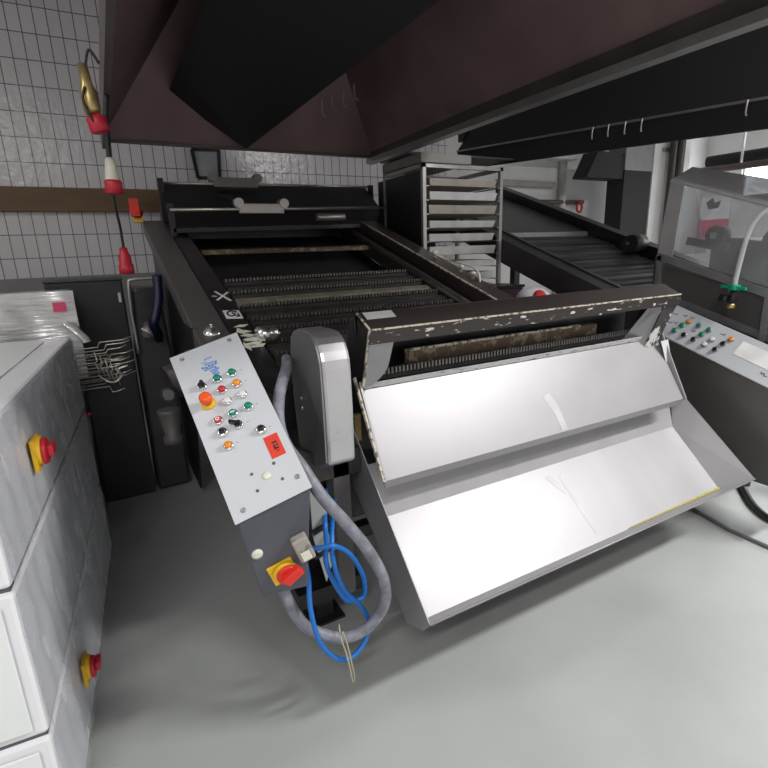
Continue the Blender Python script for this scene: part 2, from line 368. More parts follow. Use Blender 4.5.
for x in (.5, 2.32):
    make('rod_post', MB().box(x - .02, x + .02, 4.02, 4.06, zp(4.0) - .1, 2.0), 'black', c1)
    make('rod_post', MB().box(x - .02, x + .02, 4.40, 4.44, zp(4.4) - .1, 2.22), 'black', c1)
make('end_roller', MB().cyl((1.56, 3.9, 1.90), (1.80, 3.9, 1.90), .028), 'rack', c1, bevel=.004)
make('rear_housing', MB().box(.5, 2.3, 4.42, 4.75, 1.5, 2.10), 'black', c1)
# rail fittings
make('shaft_end', MB().cyl((.585, 2.30, 1.262), (.675, 2.30, 1.262), .040).cyl((.675, 2.30, 1.262), (.69, 2.30, 1.262), .015), 'bezel', c1)
n1 = V((0, -.316, 1)).normalized()
make('dome_knob', MB().lathe([(.042, 0), (.042, .006), (.033, .016), (.018, .03), (.006, .034)], (.408, 2.432, zp(2.432)), n1).lathe([(.008, .03), (.008, .05)], (.408, 2.432, zp(2.432)), n1, 8), 'bezel', c1)
def strip_patch(name, pts, m, lift=.006):
    mb = MB(); p = [(x, y, zp(y) + lift) for x, y in pts]
    return make(name, mb.prism(p, (0, 0, .0012)), m, c1)
fl = []
for k in range(13):
    cx = .550 + random.uniform(-.03, .03); cy = 2.36 + random.uniform(-.12, .12); a = random.choice((random.uniform(-.25, .45), random.uniform(1.2, 1.9)))
    l = random.uniform(.05, .10); w_ = random.uniform(.010, .020)
    dx, dy = math.cos(a), math.sin(a)
    fl.append([(cx - dx * l / 2 + dy * w_ * .4, cy - dy * l / 2), (cx + dx * l * .1 + dy * w_, cy - dx * w_), (cx + dx * l / 2, cy + dy * l / 2), (cx - dy * w_, cy + dx * w_)])
mb = MB()
for i, p in enumerate(fl): mb.prism([(x, y, zp(y) + .005 + i * .00012) for x, y in p], (0, 0, .001))
make('paint_flakes', mb, 'cream', c1)
st = strip_patch('sticker', [(.508, 2.56), (.588, 2.545), (.592, 2.645), (.512, 2.66)], 'whiteink')
ib = MB()
for pts in ([(.575, 2.62), (.545, 2.64), (.525, 2.61), (.535, 2.58), (.56, 2.59), (.55, 2.615)], [(.56, 2.575), (.575, 2.57), (.575, 2.60)]):
    ib.tube([(x, y, zp(y) + .009) for x, y in pts], .0045, 6)
make('handwriting', ib, 'ink', st)
xb_ = MB()
for a, b in (((.52, 2.80), (.60, 2.90)), ((.585, 2.78), (.535, 2.92)), ((.505, 2.86), (.53, 2.85))):
    xb_.bar((a[0], a[1], zp(a[1]) + .006), (b[0], b[1], zp(b[1]) + .006), .014, .002)
make('chalk_cross', xb_, 'whiteink', c1)
make('emergency_switch', MB().box(.27, .33, 4.28, 4.36, 1.89, 1.97), 'yellow', c1)
make('switch_handle', MB().cyl((.30, 4.28, 1.95), (.28, 4.24, 1.98), .04).box(.25, .31, 4.22, 4.27, 1.93, 2.05), 'redsw', c1)
vb = MB()
for y in (2.75, 2.62, 3.05): vb.lathe([(.012, 0), (.012, .03), (.02, .03), (.02, .045), (.008, .05)], (2.10, y, zp(y) + .09), (0, 0, 1), 10)
make('fittings', vb, 'cream', c1)
make('fitting_wire', MB().tube([(2.10, 3.12, zp(3.12) + .11), (2.07, 3.0, zp(3) + .13), (2.11, 2.9, zp(2.9) + .12), (2.09, 2.75, zp(2.75) + .15), (2.12, 2.6, zp(2.6) + .15), (2.115, 2.56, zp(2.56) + .02), (2.12, 2.54, zp(2.54) - .1)], .006, 6), 'cream', c1)
# front discharge: cross beam, end plates, chain, bar
BX0, BX1 = .79, 2.595
make('cross_beam', MB().profx([(1.55, 1.340), (1.55, 1.356), (1.645, 1.404), (1.662, 1.404), (1.662, 1.33), (1.652, 1.33), (1.648, 1.388)], BX0, BX1), 'beamtop', c1)
make('beam_face', MB().box(BX0, BX1, 1.546, 1.556, 1.303, 1.352), 'beam', c1)
make('worn_edge', MB().bar((BX0, 1.548, 1.355), (BX1, 1.548, 1.355), .010, .006), 'worn', c1)
make('tape', MB().hexa([(.81, 1.605, 1.3845), (.93, 1.605, 1.3845), (.93, 1.645, 1.4045), (.81, 1.645, 1.4045), (.81, 1.604, 1.3860), (.93, 1.604, 1.3860), (.93, 1.644, 1.4060), (.81, 1.644, 1.4060)]), 'tape', c1)
ep = [(1.556, 1.345), (1.645, 1.400), (1.72, 1.37), (1.78, 1.20), (1.76, 1.05), (1.68, 1.05), (1.635, 1.105)]
make('end_plate', MB().profx(ep, BX0, BX0 + .008), 'black', c1)
make('end_plate', MB().profx(ep, BX1 - .008, BX1), 'black', c1)
def bracket(x0, x1, sgn, m):
    top = (1.552, 1.310); bot = (1.628, 1.13); q = []
    for k in range(9):
        t = k / 8; w_ = .098 - .006 * t - (.055 * max(0, t - .55) / .45 * max(0, t - .55) / .45)
        q.append((x0 + sgn * w_, top[0] + (bot[0] - top[0]) * t, top[1] + (bot[1] - top[1]) * t))
    return MB().prism([(x0, *bot), (x0, *top)] + q, (0, .008, .003))
make('bracket', bracket(BX0, 0, 1, 0), 'steeldark', c1)
make('bracket', MB().prism([(2.474, 1.552, 1.308), (2.597, 1.552, 1.324), (2.552, 1.632, 1.070), (2.468, 1.632, 1.078)], (0, .006, .002)), 'bracket', c1)
make('worn_edge', MB().bar((BX0 - .001, 1.549, 1.357), (BX0 - .001, 1.645, 1.405), .006, .006), 'worn', c1)
make('worn_edge', MB().bar((BX0 - .001, 1.549, 1.355), (BX0 - .001, 1.632, 1.105), .008, .009), 'worn', c1)
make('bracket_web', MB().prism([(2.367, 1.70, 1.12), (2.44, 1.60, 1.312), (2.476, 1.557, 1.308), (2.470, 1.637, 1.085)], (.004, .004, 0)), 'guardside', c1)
make('front_bar', MB().box(1.06, 2.20, 1.73, 1.77, 1.165, 1.222), 'rust', c1, bevel=.003)
make('worn_edge', MB().bar((1.06, 1.727, 1.226), (2.07, 1.727, 1.226), .012, .010), 'worn', c1)
make('chain_shaft', MB().box(.82, 2.48, 1.690, 1.722, 1.132, 1.158), 'black', c1)
ct = MB(); x = .84
while x < 2.47:
    ct.box(x, x + .009, 1.680, 1.698, 1.152, 1.176); x += .0175
make('chain_teeth', ct, 'teeth', c1)
make('inner_floor', MB().box(.80, 2.58, 1.72, 1.86, 1.06, 1.09), 'black', c1)
make('inner_back', MB().box(.80, 2.58, 1.845, 1.859, 1.06, 1.30), 'black', c1)
# chute plate with folded flanges
PT, PBm = V((0, 1.652, 1.112)), V((0, 1.47, .812))
make('chute_plate', MB().prism([(BX0, PT.y, PT.z), (BX1, PT.y, PT.z), (BX1, PBm.y, PBm.z), (BX0, PBm.y, PBm.z)], (0, .004, -.003))
     .prism([(BX0, PBm.y, PBm.z), (BX1, PBm.y, PBm.z), (BX1, PBm.y + .012, PBm.z - .034), (BX0, PBm.y + .012, PBm.z - .034)], (0, .004, .001)), 'steel', c1)
make('top_flange', MB().prism([(BX0, 1.648, 1.116), (BX1, 1.648, 1.116), (BX1, 1.638, 1.137), (BX0, 1.638, 1.137)], (0, .004, .002)), 'wornw', c1)
for s, x in ((-1, BX0), (1, BX1)):
    make('side_flange', MB().prism([(x + s * .004, PT.y - .02, PT.z + .04), (x + s * .004, PT.y + .01, PT.z), (x + s * .004, PBm.y, PBm.z - .01), (x + s * .004, PBm.y - .012, PBm.z + .002)], (s * .008, 0, 0)), 'steel', c1)
make('hanger_strip', MB().prism([(2.555, 1.60, 1.105), (2.615, 1.60, 1.110), (2.66, 1.545, .80), (2.635, 1.545, .80)], (.004, .004, 0)), 'tape', c1)
make('hanger_strip', MB().bar((.770, 1.655, 1.165), (.776, 1.462, .815), .008, .014), 'worn', c1)
# rounded chain guard beside the discharge
def guard_prof():
    q = [(1.49, .915), (1.485, 1.10), (1.487, 1.25)]
    for k in range(7):
        a = math.pi - k * math.pi / 2 / 6; q.append((1.595 + .108 * math.cos(a), 1.25 + .115 * math.sin(a)))
    for k in range(1, 7):
        a = math.pi / 2 - k * math.pi / 2 / 6; q.append((1.70 + .09 * math.cos(a), 1.275 + .09 * math.sin(a)))
    return q + [(1.80, 1.10), (1.77, .86), (1.60, .86)]
gp = guard_prof()
cg = make('chain_guard', MB().profx(gp, .578, .684), 'guard', c1, bevel=.012)
cy = sum(p[0] for p in gp) / len(gp); cz = sum(p[1] for p in gp) / len(gp)
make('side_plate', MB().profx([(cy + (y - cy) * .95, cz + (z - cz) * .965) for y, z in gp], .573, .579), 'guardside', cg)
for z in (1.11, 1.072): make('screw', MB().lathe([(.008, 0), (.008, .003), (.004, .006)], (.573, 1.695, z), (-1, 0, 0), 10), 'bezel', cg)
# underframe
for x, y in ((.66, 1.9), (1.92, 1.9), (.66, 4.2), (1.92, 4.2)):
    l = make('leg', MB().box(x - .04, x + .04, y - .04, y + .04, .012, zp(y) - .16), 'black', c1)
    make('foot_plate', MB().box(x - .08, x + .08, y - .08, y + .08, 0, .012), 'black', l)
make('cross_member', MB().box(.70, 1.88, 1.87, 1.93, .34, .40).box(.63, .69, 1.94, 4.16, .34, .40).box(1.89, 1.95, 1.94, 4.16, .34, .40), 'black', c1)
make('drive_housing', MB().box(.64, .95, 1.72, 2.3, .55, 1.0), 'black', c1)
make('support_post', MB().box(.645, .715, 1.62, 1.70, .28, .86), 'cone', c1, bevel=.004)
make('post_bracket', MB().box(.55, .76, 1.62, 1.78, .80, .90), 'brownblk', c1)
make('terminal_box', MB().box(.50, .80, 1.72, 1.98, .20, .27), 'black', c1)
# gear motor hung below the left rail
gm = make('gear_motor', MB().cyl((.30, 2.62, 1.06), (.40, 2.62, 1.06), .12).cyl((.20, 2.60, 1.03), (.30, 2.62, 1.05), .085), 'motor', c1)
make('motor_cone', MB().lathe([(.055, 0), (.052, .02), (.035, .13), (.045, .135), (.045, .17), (.02, .175)], (.185, 2.56, .91), (0, -.05, -1)), 'cone', gm)
make('motor_cap', MB().lathe([(.04, 0), (.04, .02), (.025, .035)], (.195, 2.52, .99), (-.2, -1, .3), 14), 'tank', gm)
make('motor_bracket', MB().box(.33, .37, 2.50, 2.74, 1.05, 1.30), 'black', gm)

# ------------------------------------------------------------------ catch tray
ct_ = thing('catch_tray', (1.76, 1.35, .4), 'large bright stainless steel catch tray hung under the chute plate', 'tray')
xl, xr = .765, 2.76; il, ir = .805, 2.69
lip, fo, bk, tp = (1.155, .432), (1.278, .342), (1.563, .608), (1.635, .81)
make('pan', MB().prism([(il, *fo), (ir, *fo), (ir, *bk), (il, *bk)], (0, .003, -.004)), 'steelpan', ct_)
make('front_wall', MB().prism([(xl, *lip), (xr, *lip), (ir, *fo), (il, *fo)], (0, -.002, -.004)), 'steelpan', ct_)
make('rear_wall', MB().prism([(il, *bk), (ir, *bk), (ir + .02, *tp), (il - .02, *tp)], (0, .004, .001)), 'steelpan', ct_)
for s, xo, xi in ((-1, xl, il), (1, xr, ir)):
    ap = (1.685, .962) if s < 0 else (1.66, .86)
    make('side_wall', MB().add([(xo, *lip), (xi, *fo), (xi, *bk), (xo, *ap)], [(0, 1, 2, 3)]), 'steelpan', ct_, solid=.003)
    make('outer_skin', MB().prism([(xo, *lip), (xo, *ap), (xo, 1.83, .79), (xo, 1.517, .55), (xo, 1.306, .331), (xo, 1.20, .375)], (s * -.002, 0, 0)), 'panskin', ct_)
make('rolled_edge', MB().tube([(xl, *lip), (xr, *lip)], .004, 8, smooth=False), 'steel', ct_)
make('tape_strip', MB().prism([(1.95, fo[0] - .002, fo[1] + .004), (ir, fo[0] - .003, fo[1] + .005), (ir, fo[0] + .005, fo[1] + .010), (1.95, fo[0] + .001, fo[1] + .005)], (0, 0, .001)), 'ytape', ct_)
make('hanger_hook', MB().box(.775, .80, 1.68, 1.70, .90, 1.01), 'brass', ct_)

make('smear', MB().prism([(1.740, 1.5231, 0.5708), (1.770, 1.5174, 0.5654), (1.765, 1.4347, 0.4883), (1.768, 1.3578, 0.4165), (1.785, 1.3008, 0.3633), (1.755, 1.3036, 0.3659), (1.745, 1.3920, 0.4484), (1.740, 1.4718, 0.5229)], (0, -.0006, .0006)), 'smear', ct_)
make('smear', MB().prism([(1.660, 1.5288, 0.5761), (1.700, 1.5316, 0.5787), (1.725, 1.4775, 0.5282), (1.720, 1.4547, 0.5069), (1.690, 1.4889, 0.5388)], (0, -.0006, .0006)), 'smear', ct_)
make('smear', MB().prism([(1.655, 1.562, .9635), (1.70, 1.565, .9685), (1.726, 1.532, .914), (1.732, 1.475, .820), (1.694, 1.473, .817), (1.690, 1.515, .886), (1.668, 1.54, .927)], (0, -.0008, .0006)), 'smear', c1)

# ------------------------------------------------------------------ left control box
a_ = V((.951, -.116, .288)).normalized(); b_ = V((-.100, .763, .638)); b_ = (b_ - a_ * b_.dot(a_)).normalized(); nn = a_.cross(b_)
A = V((.152, 1.75, 1.305)); PW, PH = .23, .618
def frame(A, a, b, n): return Matrix(((a.x, -b.x, n.x, A.x), (a.y, -b.y, n.y, A.y), (a.z, -b.z, n.z, A.z), (0, 0, 0, 1)))
PF = frame(A, a_, b_, nn)
cb = thing('control_box', (.34, 1.45, .62), 'tilted grey push-button control box with a red label, left of the steel chute', 'control panel')
c8 = [PF @ V(p) for p in ((.006, PH - .004, -.012), (PW - .004, PH - .004, -.012), (PW - .004, .004, -.012), (.006, .004, -.012))]
make('housing', MB().hexa([(.277, 1.33, .620), (.410, 1.30, .626), (.47, 1.72, .98), (.27, 1.76, .98)] + c8), 'boxgrey', cb, bevel=.004)
make('seal', MB().box(.002, PW - .002, .002, PH - .002, -.014, -.003, PF), 'edge', cb)
fp = make('front_panel', MB().box(0, PW, 0, PH, -.003, .001, PF), 'panel', cb, bevel=.0008)
def ring_button(s, t, cap, h=.012, r=.0115, dome=True):
    mb = MB().lathe([(.0152, 0), (.0152, .005), (.0135, .009), (r, .009)], (s, t, .001), (0, 0, 1), 20, PF)
    o = make('push_button', mb, 'bezel', fp)
    pr = [(r, 0), (r, h * .55), (r * .8, h * .85), (r * .35, h)] if dome else [(r, 0), (r, h)]
    make('button_cap', MB().lathe(pr, (s, t, .009), (0, 0, 1), 16, PF), cap, o); return o
ring_button(.111, .151, 'green'); ring_button(.160, .151, 'green'); ring_button(.160, .196, 'orange'); ring_button(.111, .197, 'red')
ring_button(.112, .242, 'white', .008); ring_button(.162, .241, 'white', .008); ring_button(.163, .291, 'green'); o = ring_button(.113, .292, 'green', .009)
make('symbol', MB().box(.106, .120, .290, .294, .0178, .0186, PF), 'whiteink', o)
o = ring_button(.065, .294, 'red', .009)
make('symbol', MB().lathe([(.0065, .0178), (.0065, .0188), (.0035, .0188), (.0035, .0178)], (.065, .294, 0), (0, 0, 1), 14, PF), 'whiteink', o)
ring_button(.064, .388, 'orange')
def selector(s, t, ang, handle=.026):
    o = make('selector_switch', MB().lathe([(.0152, 0), (.0152, .005), (.0135, .010), (.012, .010)], (s, t, .001), (0, 0, 1), 20, PF), 'bezel', fp)
    R = PF @ Matrix.Translation((s, t, .011)) @ Matrix.Rotation(ang, 4, 'Z')
    make('knob', MB().lathe([(.011, 0), (.0105, .008), (.009, .009)], (0, 0, 0), (0, 0, 1), 14, R).box(-.0045, .0045, -handle, .010, 0, .016, R), 'blk', o)
selector(.060, .156, .5, .012); selector(.114, .336, -.95)
for s, t in ((.063, .339), (.168, .384)):
    o = make('key_switch', MB().lathe([(.0165, 0), (.0165, .006), (.014, .012), (.009, .012)], (s, t, .001), (0, 0, 1), 20, PF), 'bezel', fp)
    make('key_barrel', MB().lathe([(.0085, .012), (.0085, .020), (.006, .021)], (s, t, 0), (0, 0, 1), 14, PF), 'blk', o)
o = make('emergency_stop', MB().lathe([(.023, 0), (.023, .004), (.017, .010), (.014, .012)], (.058, .222, .001), (0, 0, 1), 20, PF), 'yellow', fp)
make('stop_button', MB().lathe([(.012, .010), (.012, .024), (.0185, .028), (.0195, .036), (.0185, .048), (.012, .052)], (.058, .224, 0), (0, 0, 1), 20, PF), 'estop', o)
lb = make('warning_label', MB().box(.162, .206, .411, .487, .001, .0018, PF), 'label', fp)
ik = MB()
for k, (s0, s1, t0, t1) in enumerate(((.180, .195, .435, .441), (.180, .186, .445, .462), (.189, .195, .445, .452), (.180, .195, .456, .462), (.184, .192, .466, .470))): ik.box(s0, s1, t0, t1, .0018, .0022, PF)
make('label_print', ik, 'ink', lb)
lg = MB()
for (s0, s1, t0, t1) in ((.097, .124, .057, .0615), (.086, .104, .068, .0715), (.092, .134, .077, .083), (.079, .132, .086, .094), (.084, .126, .096, .103), (.100, .131, .105, .112), (.103, .124, .114, .122), (.106, .127, .124, .131), (.104, .117, .133, .139)):
    n_ = 5; w_ = (s1 - s0) / n_
    for k in range(n_):
        j = random.uniform(-.002, .002); lg.box(s0 + k * w_, s0 + k * w_ + w_ * .82, t0 + j, t1 + j, .001, .0014, PF)
make('blue_print', lg, 'blue', fp)
sc = MB()
for s, t in ((.034, .024), (.196, .020), (.034, .590), (.205, .570)): sc.lathe([(.0075, .001), (.0075, .003), (.004, .004), (.003, .0015)], (s, t, 0), (0, 0, 1), 12, PF)
make('screws', sc, 'steeldark', fp)
hl = MB()
for s, t in ((.161, .500), (.092, .502), (.165, .556), (.089, .556)): hl.lathe([(.005, .001), (.005, .002)], (s, t, 0), (0, 0, 1), 12, PF)
make('blanking_plugs', hl, 'edge', fp)
make('cream_plug', MB().lathe([(.013, .001), (.012, .004), (.006, .005)], (.129, .526, 0), (0, 0, 1), 16, PF), 'cream', fp)
# tick marks printed beside the buttons
tk = MB()
for s, t in ((.186, .15), (.186, .196), (.137, .292), (.14, .336), (.187, .291), (.193, .384), (.088, .388), (.09, .156)): tk.box(s, s + .006, t - .0006, t + .0006, .001, .0014, PF)
make('tick_marks', tk, 'ink', fp)
# front of the box: main switch, cream plug, old socket
f0 = V((.232, 1.29, .886)); fu = (V((.45, 1.255, .96)) - f0).normalized(); fd = (V((.277, 1.33, .62)) - f0); fd = (fd - fu * fd.dot(fu)).normalized(); fn = fd.cross(fu)
if fn.y > 0: fn = -fn
FF = Matrix(((fu.x, fd.x, fn.x, f0.x), (fu.y, fd.y, fn.y, f0.y), (fu.z, fd.z, fn.z, f0.z), (0, 0, 0, 1)))
def onF(p): q = FF.inverted() @ V(p); return q.x, q.y
s, t = onF((.346, 1.31, .700))
ms = make('main_switch', MB().box(s - .044, s + .034, t - .042, t + .036, -.002, .006, FF), 'yellow', cb, bevel=.003)
make('switch_collar', MB().lathe([(.040, .006), (.040, .014), (.037, .018)], (s + .002, t, 0), (0, 0, 1), 24, FF), 'yellow', ms)
R = FF @ Matrix.Translation((s + .006, t + .002, .018)) @ Matrix.Rotation(-.35, 4, 'Z')
make('switch_handle', MB().lathe([(.035, 0), (.035, .006), (.031, .010)], (0, 0, 0), (0, 0, 1), 24, R).box(-.016, .044, -.015, .015, .006, .030, R), 'redsw', ms, bevel=.003)
s, t = onF((.270, 1.31, .789))
make('cream_plug', MB().lathe([(.017, -.002), (.016, .004), (.008, .007)], (s, t, 0), (0, 0, 1), 18, FF), 'cream', cb)
s, t = onF((.401, 1.30, .782))
sk = make('wall_socket', MB().box(s - .024, s + .024, t - .046, t + .044, -.002, .030, FF), 'socket', cb, bevel=.006)
make('socket_insert', MB().box(s - .015, s + .013, t + .0, t + .034, .030, .035, FF), 'cream', sk, bevel=.003)
make('gland_plate', MB().prism([(.487, 1.44, .871), (.540, 1.44, .811), (.541, 1.44, .722), (.557, 1.44, .591), (.524, 1.44, .510), (.487, 1.44, .70)], (0, .008, 0)), 'gland', cb)
make('strap', MB().bar((.485, 1.437, .715), (.545, 1.437, .735), .012, .018), 'black', cb)
make('strap', MB().bar((.485, 1.437, .620), (.552, 1.437, .640), .012, .014), 'black', cb)
make('mounting_arm', MB().bar((.36, 1.62, 1.0), (.66, 1.66, .84), .06, .05), 'brownblk', cb)

# flexible conduit and cables by the box
hp = [(.56, 1.80, 1.24), (.52, 1.68, 1.235), (.452, 1.56, 1.18), (.418, 1.48, 1.11), (.418, 1.42, 1.05), (.445, 1.36, .99), (.484, 1.31, .903), (.543, 1.28, .811), (.607, 1.265, .701), (.666, 1.28, .561), (.673, 1.30, .447), (.617, 1.32, .367), (.538, 1.34, .347), (.45, 1.36, .392), (.393, 1.38, .459), (.352, 1.41, .60), (.35, 1.43, .66)]
tag(make('flexible_conduit', MB().tube(hp, .0195, 12, 8), 'hose'), 'thick grey flexible conduit looping from the rounded guard under the control box', 'hose')
b1 = [(.44, 1.38, .705), (.473, 1.36, .705), (.528, 1.35, .699), (.59, 1.36, .634), (.639, 1.38, .517), (.636, 1.385, .441), (.577, 1.385, .447), (.532, 1.38, .532), (.503, 1.375, .631), (.515, 1.39, .70), (.53, 1.43, .76), (.62, 1.64, .75)]
tag(make('blue_cable', MB().tube(b1, .0085, 10, 8), 'bluecable'), 'blue cable coiled in the upper tight loop right of the control box', 'cable')
b2 = [(.436, 1.40, .66), (.435, 1.365, .606), (.424, 1.335, .51), (.446, 1.322, .375), (.519, 1.325, .275), (.597, 1.335, .283), (.634, 1.345, .36), (.607, 1.355, .439), (.553, 1.355, .522), (.524, 1.36, .629), (.548, 1.42, .707), (.60, 1.52, .73), (.66, 1.66, .70)]
tag(make('blue_cable', MB().tube(b2, .0085, 10, 8), 'bluecable'), 'blue cable hanging in the lower long loop below the red rotary switch', 'cable')
wz = [(.520, 1.312, .40), (.533, 1.308, .34), (.543, 1.308, .27), (.552, 1.31, .20), (.545, 1.31, .185), (.535, 1.305, .25), (.524, 1.303, .32), (.512, 1.308, .375), (.52, 1.34, .40), (.53, 1.365, .385)]
tag(make('string', MB().tube(wz, .003, 6, 6), 'string'), 'tan string loop hanging off the blue cable above the floor', 'string')

# ------------------------------------------------------------------ wrapped white cabinets on the left (three tiers)
q0, q1, q2, q3 = V((-.308, 1.37, 0)), V((-.19, 3.06, 0)), V((-1.42, 3.15, 0)), V((-1.55, 1.46, 0))
side = (q1 - q0).normalized(); outn = V((side.y, -side.x, 0))
def tier(name, z0, z1, label, lid=False, switch=None, wrapseed=0):
    t = thing(name, ((q0.x + q2.x) / 2, (q0.y + q2.y) / 2, z0), label, 'cabinet', None)
    pts = [V((p.x, p.y, 0)) for p in (q0, q1, q2, q3)]
    make('body', MB().prism([(p.x, p.y, z0 + .012) for p in pts], (0, 0, z1 - z0 - .012)), 'cab', t, bevel=.012)
    make('seam', MB().prism([(p + (V((-.87, 2.26, 0)) - p).normalized() * .012) + V((0, 0, z0)) for p in pts], (0, 0, .014)), 'groove', t)
    # stretch film over the side: shallow waves
    L_ = (q1 - q0).length; ph = wrapseed
    def film(u, v):
        p = q0 + side * (u * L_) + outn * (.006 + .005 * (math.sin(u * 46 + ph + 5 * v) * math.sin(v * 7 + ph) + .6 * math.sin(u * 91 + 3 * v + ph)))
        return V((p.x, p.y, z0 + .014 + v * (z1 - z0 - .026)))
    make('stretch_film', MB().grid(film, 120, 14), 'film', t)
    fu = (q3 - q0).normalized(); fnm = V((fu.y, -fu.x, 0)) * (1 if fu.x < 0 and fu.y >= 0 else 1)
    fo_ = V((-side.x, -side.y, 0)) * .006
    ins = [q0 + fu * .03, q0 + fu * (1.18)]
    make('door', MB().prism([ins[0] + fo_ + V((0, 0, z0 + .04)), ins[1] + fo_ + V((0, 0, z0 + .04)), ins[1] + fo_ + V((0, 0, z1 - .03)), ins[0] + fo_ + V((0, 0, z1 - .03))], fo_), 'cabtop', t, bevel=.003)
    if lid:
        ctr = V((-.87, 2.26, 0))
        make('lid_panel', MB().prism([p + (ctr - p) * .16 + V((0, 0, z1 - .002)) for p in pts], (0, 0, .007)), 'cabtop', t, bevel=.003)
    if switch:
        yy, zz, sc_ = switch
        o_ = q0 + side * ((yy - q0.y) / side.y) + V((0, 0, zz)) + outn * .010
        F = Matrix(((side.x, 0, outn.x, o_.x), (side.y, 0, outn.y, o_.y), (0, 1, 0, o_.z), (0, 0, 0, 1)))
        sw = make('rotary_switch', MB().box(-.034 * sc_, .034 * sc_, -.042 * sc_, .036 * sc_, 0, .012, F).lathe([(.036 * sc_, .010), (.034 * sc_, .024)], (0, .004, 0), (0, 0, 1), 20, F), 'yellow', t, bevel=.003)
        make('switch_handle', MB().lathe([(.033 * sc_, .024), (.032 * sc_, .036)], (0, 0, 0), (0, 0, 1), 20, F).box(-.011 * sc_, .034 * sc_, -.013 * sc_, .013 * sc_, .036, .052, F), 'red', sw, bevel=.003)
    return t
tier('machine_cabinet', .845, 1.245, 'top tier of the white film-wrapped cabinet stack, pale lid and yellow-red rotary switch', True, (1.80, 1.055, 1.3), 0.)
tier('machine_cabinet', .40, .845, 'middle tier of the white film-wrapped cabinet stack, plain wrinkled side without a switch', False, None, 2.1)
tb = tier('machine_cabinet', 0, .40, 'lowest tier of the white film-wrapped cabinet stack standing on the floor', False, (1.80, .235, 1.15), 4.4)
tag(make('red_button', MB().lathe([(.014, 0), (.014, .014), (.008, .02)], (q0 + side * 1.62 + V((0, 0, .838)) + outn * .012), outn, 12), 'red'), 'tiny red cap at the far end of the seam below the top cabinet tier', 'button')
# silver wrapped package and dark box behind
sp = thing('wrapped_package', (-.8, 3.4, 0), 'silver package wrapped in shiny plastic film behind the white cabinets', 'package')
def sheet(u, v):
    return V((-1.6 + 1.45 * u, 3.17 + .02 * math.sin(u * 30 + v * 5) * math.sin(v * 6), 1.0 + .475 * v))
make('film_front', MB().grid(sheet, 60, 16), 'silver', sp)
make('stand', MB().box(-1.6, -.20, 3.22, 3.62, 0, 1.0), 'black', sp)
make('carton', MB().hexa([(-1.6, 3.20, 1.0), (-.155, 3.20, 1.0), (-.155, 3.62, 1.0), (-1.6, 3.62, 1.0), (-1.6, 3.20, 1.465), (-.175, 3.20, 1.475), (-.175, 3.62, 1.465), (-1.6, 3.62, 1.455)]), 'silver', sp, bevel=.02)
make('film_tail', MB().tube([(-.21, 3.16, 1.31), (-.17, 3.13, 1.27), (-.13, 3.12, 1.215), (-.125, 3.12, 1.20)], .022, 8, 6, .35), 'silver', sp)
make('pink_tag', MB().box(-.25, -.19, 3.135, 3.138, 1.37, 1.42), 'posterred', sp)
db = thing('sheet_metal_box', (.0, 3.85, 0), 'dark grey sheet metal box between the silver package and the tank', 'box')
make('body', MB().box(-.32, .105, 3.70, 4.1, 0, 1.50), 'darkbox', db, bevel=.01)
make('lid', MB().box(-.325, .11, 3.695, 4.105, 1.50, 1.515), 'tank', db, bevel=.004)
make('latch', MB().box(.07, .085, 3.685, 3.70, 1.36, 1.42), 'rack', db)
tk_ = thing('grey_tank', (.22, 3.75, 0), 'grey tank with a bent chrome handle beside the conveyor rail', 'tank')
make('body', MB().prism([(.165, 3.70, 1.44), (.31, 3.70, 1.44), (.325, 3.70, 1.30), (.345, 3.70, 1.0), (.345, 3.70, 0.01), (.125, 3.70, 0.01), (.125, 3.70, 1.0)], (0, .4, 0)), 'tank', tk_, bevel=.02)
make('handle', MB().tube([(.135, 3.64, 1.02), (.130, 3.64, 1.30), (.140, 3.64, 1.47), (.165, 3.64, 1.50), (.30, 3.64, 1.50), (.325, 3.64, 1.46), (.318, 3.64, 1.30)], .011, 8), 'rack', tk_)
make('drain_valve', MB().cyl((.22, 3.70, 1.20), (.20, 3.60, 1.15), .03).cyl((.17, 3.6, 1.19), (.25, 3.6, 1.13), .012), 'rack', tk_)
tag(make('navy_hose', MB().tube([(.305, 3.55, 1.52), (.292, 3.52, 1.38), (.262, 3.5, 1.28), (.240, 3.50, 1.22), (.262, 3.56, 1.15), (.27, 3.70, 1.10)], .030, 10), 'navy'), 'dark navy hose hanging between the grey tank and the conveyor rail', 'hose')
# bent wire hooks sticking out behind the cabinets
wr = thing('wire_hook_rack', (-.05, 3.22, 0), 'rack of bent shiny wire hooks projecting past the end of the white cabinets', 'rack')
make('upright', MB().box(-.235, -.215, 3.12, 3.14, 0, 1.17).box(-.26, -.20, 3.09, 3.15, 0, .02), 'black', wr)
for k in range(15):
    z = 1.165 - .0155 * k; L_ = random.uniform(.15, .25); y = 3.11 - .014 * (k % 3)
    x = -.225; L_ += .07; st_ = random.choice((-.03, .022, .03)); jx = random.uniform(.45, .75)
    p = [(x, y, z), (x + L_ * jx, y, z + .003), (x + L_ * jx + .012, y - .01, z + st_), (x + L_ * .85, y - .012, z + st_ + .002), (x + L_, y - .02, z + st_ + .016)]
    make('wire_hook', MB().tube(p, .0034, 6, 4, smooth=False), 'wire', wr)
for k in range(5):
    x = -.10 + .022 * k; z = 1.15 - .02 * k
    make('wire_stem', MB().tube([(x, 3.075, z), (x + .006, 3.07, z - .05), (x - .004, 3.068, z - .06), (x + .01, 3.066, z - .12)], .0032, 6, smooth=False), 'wire', wr)
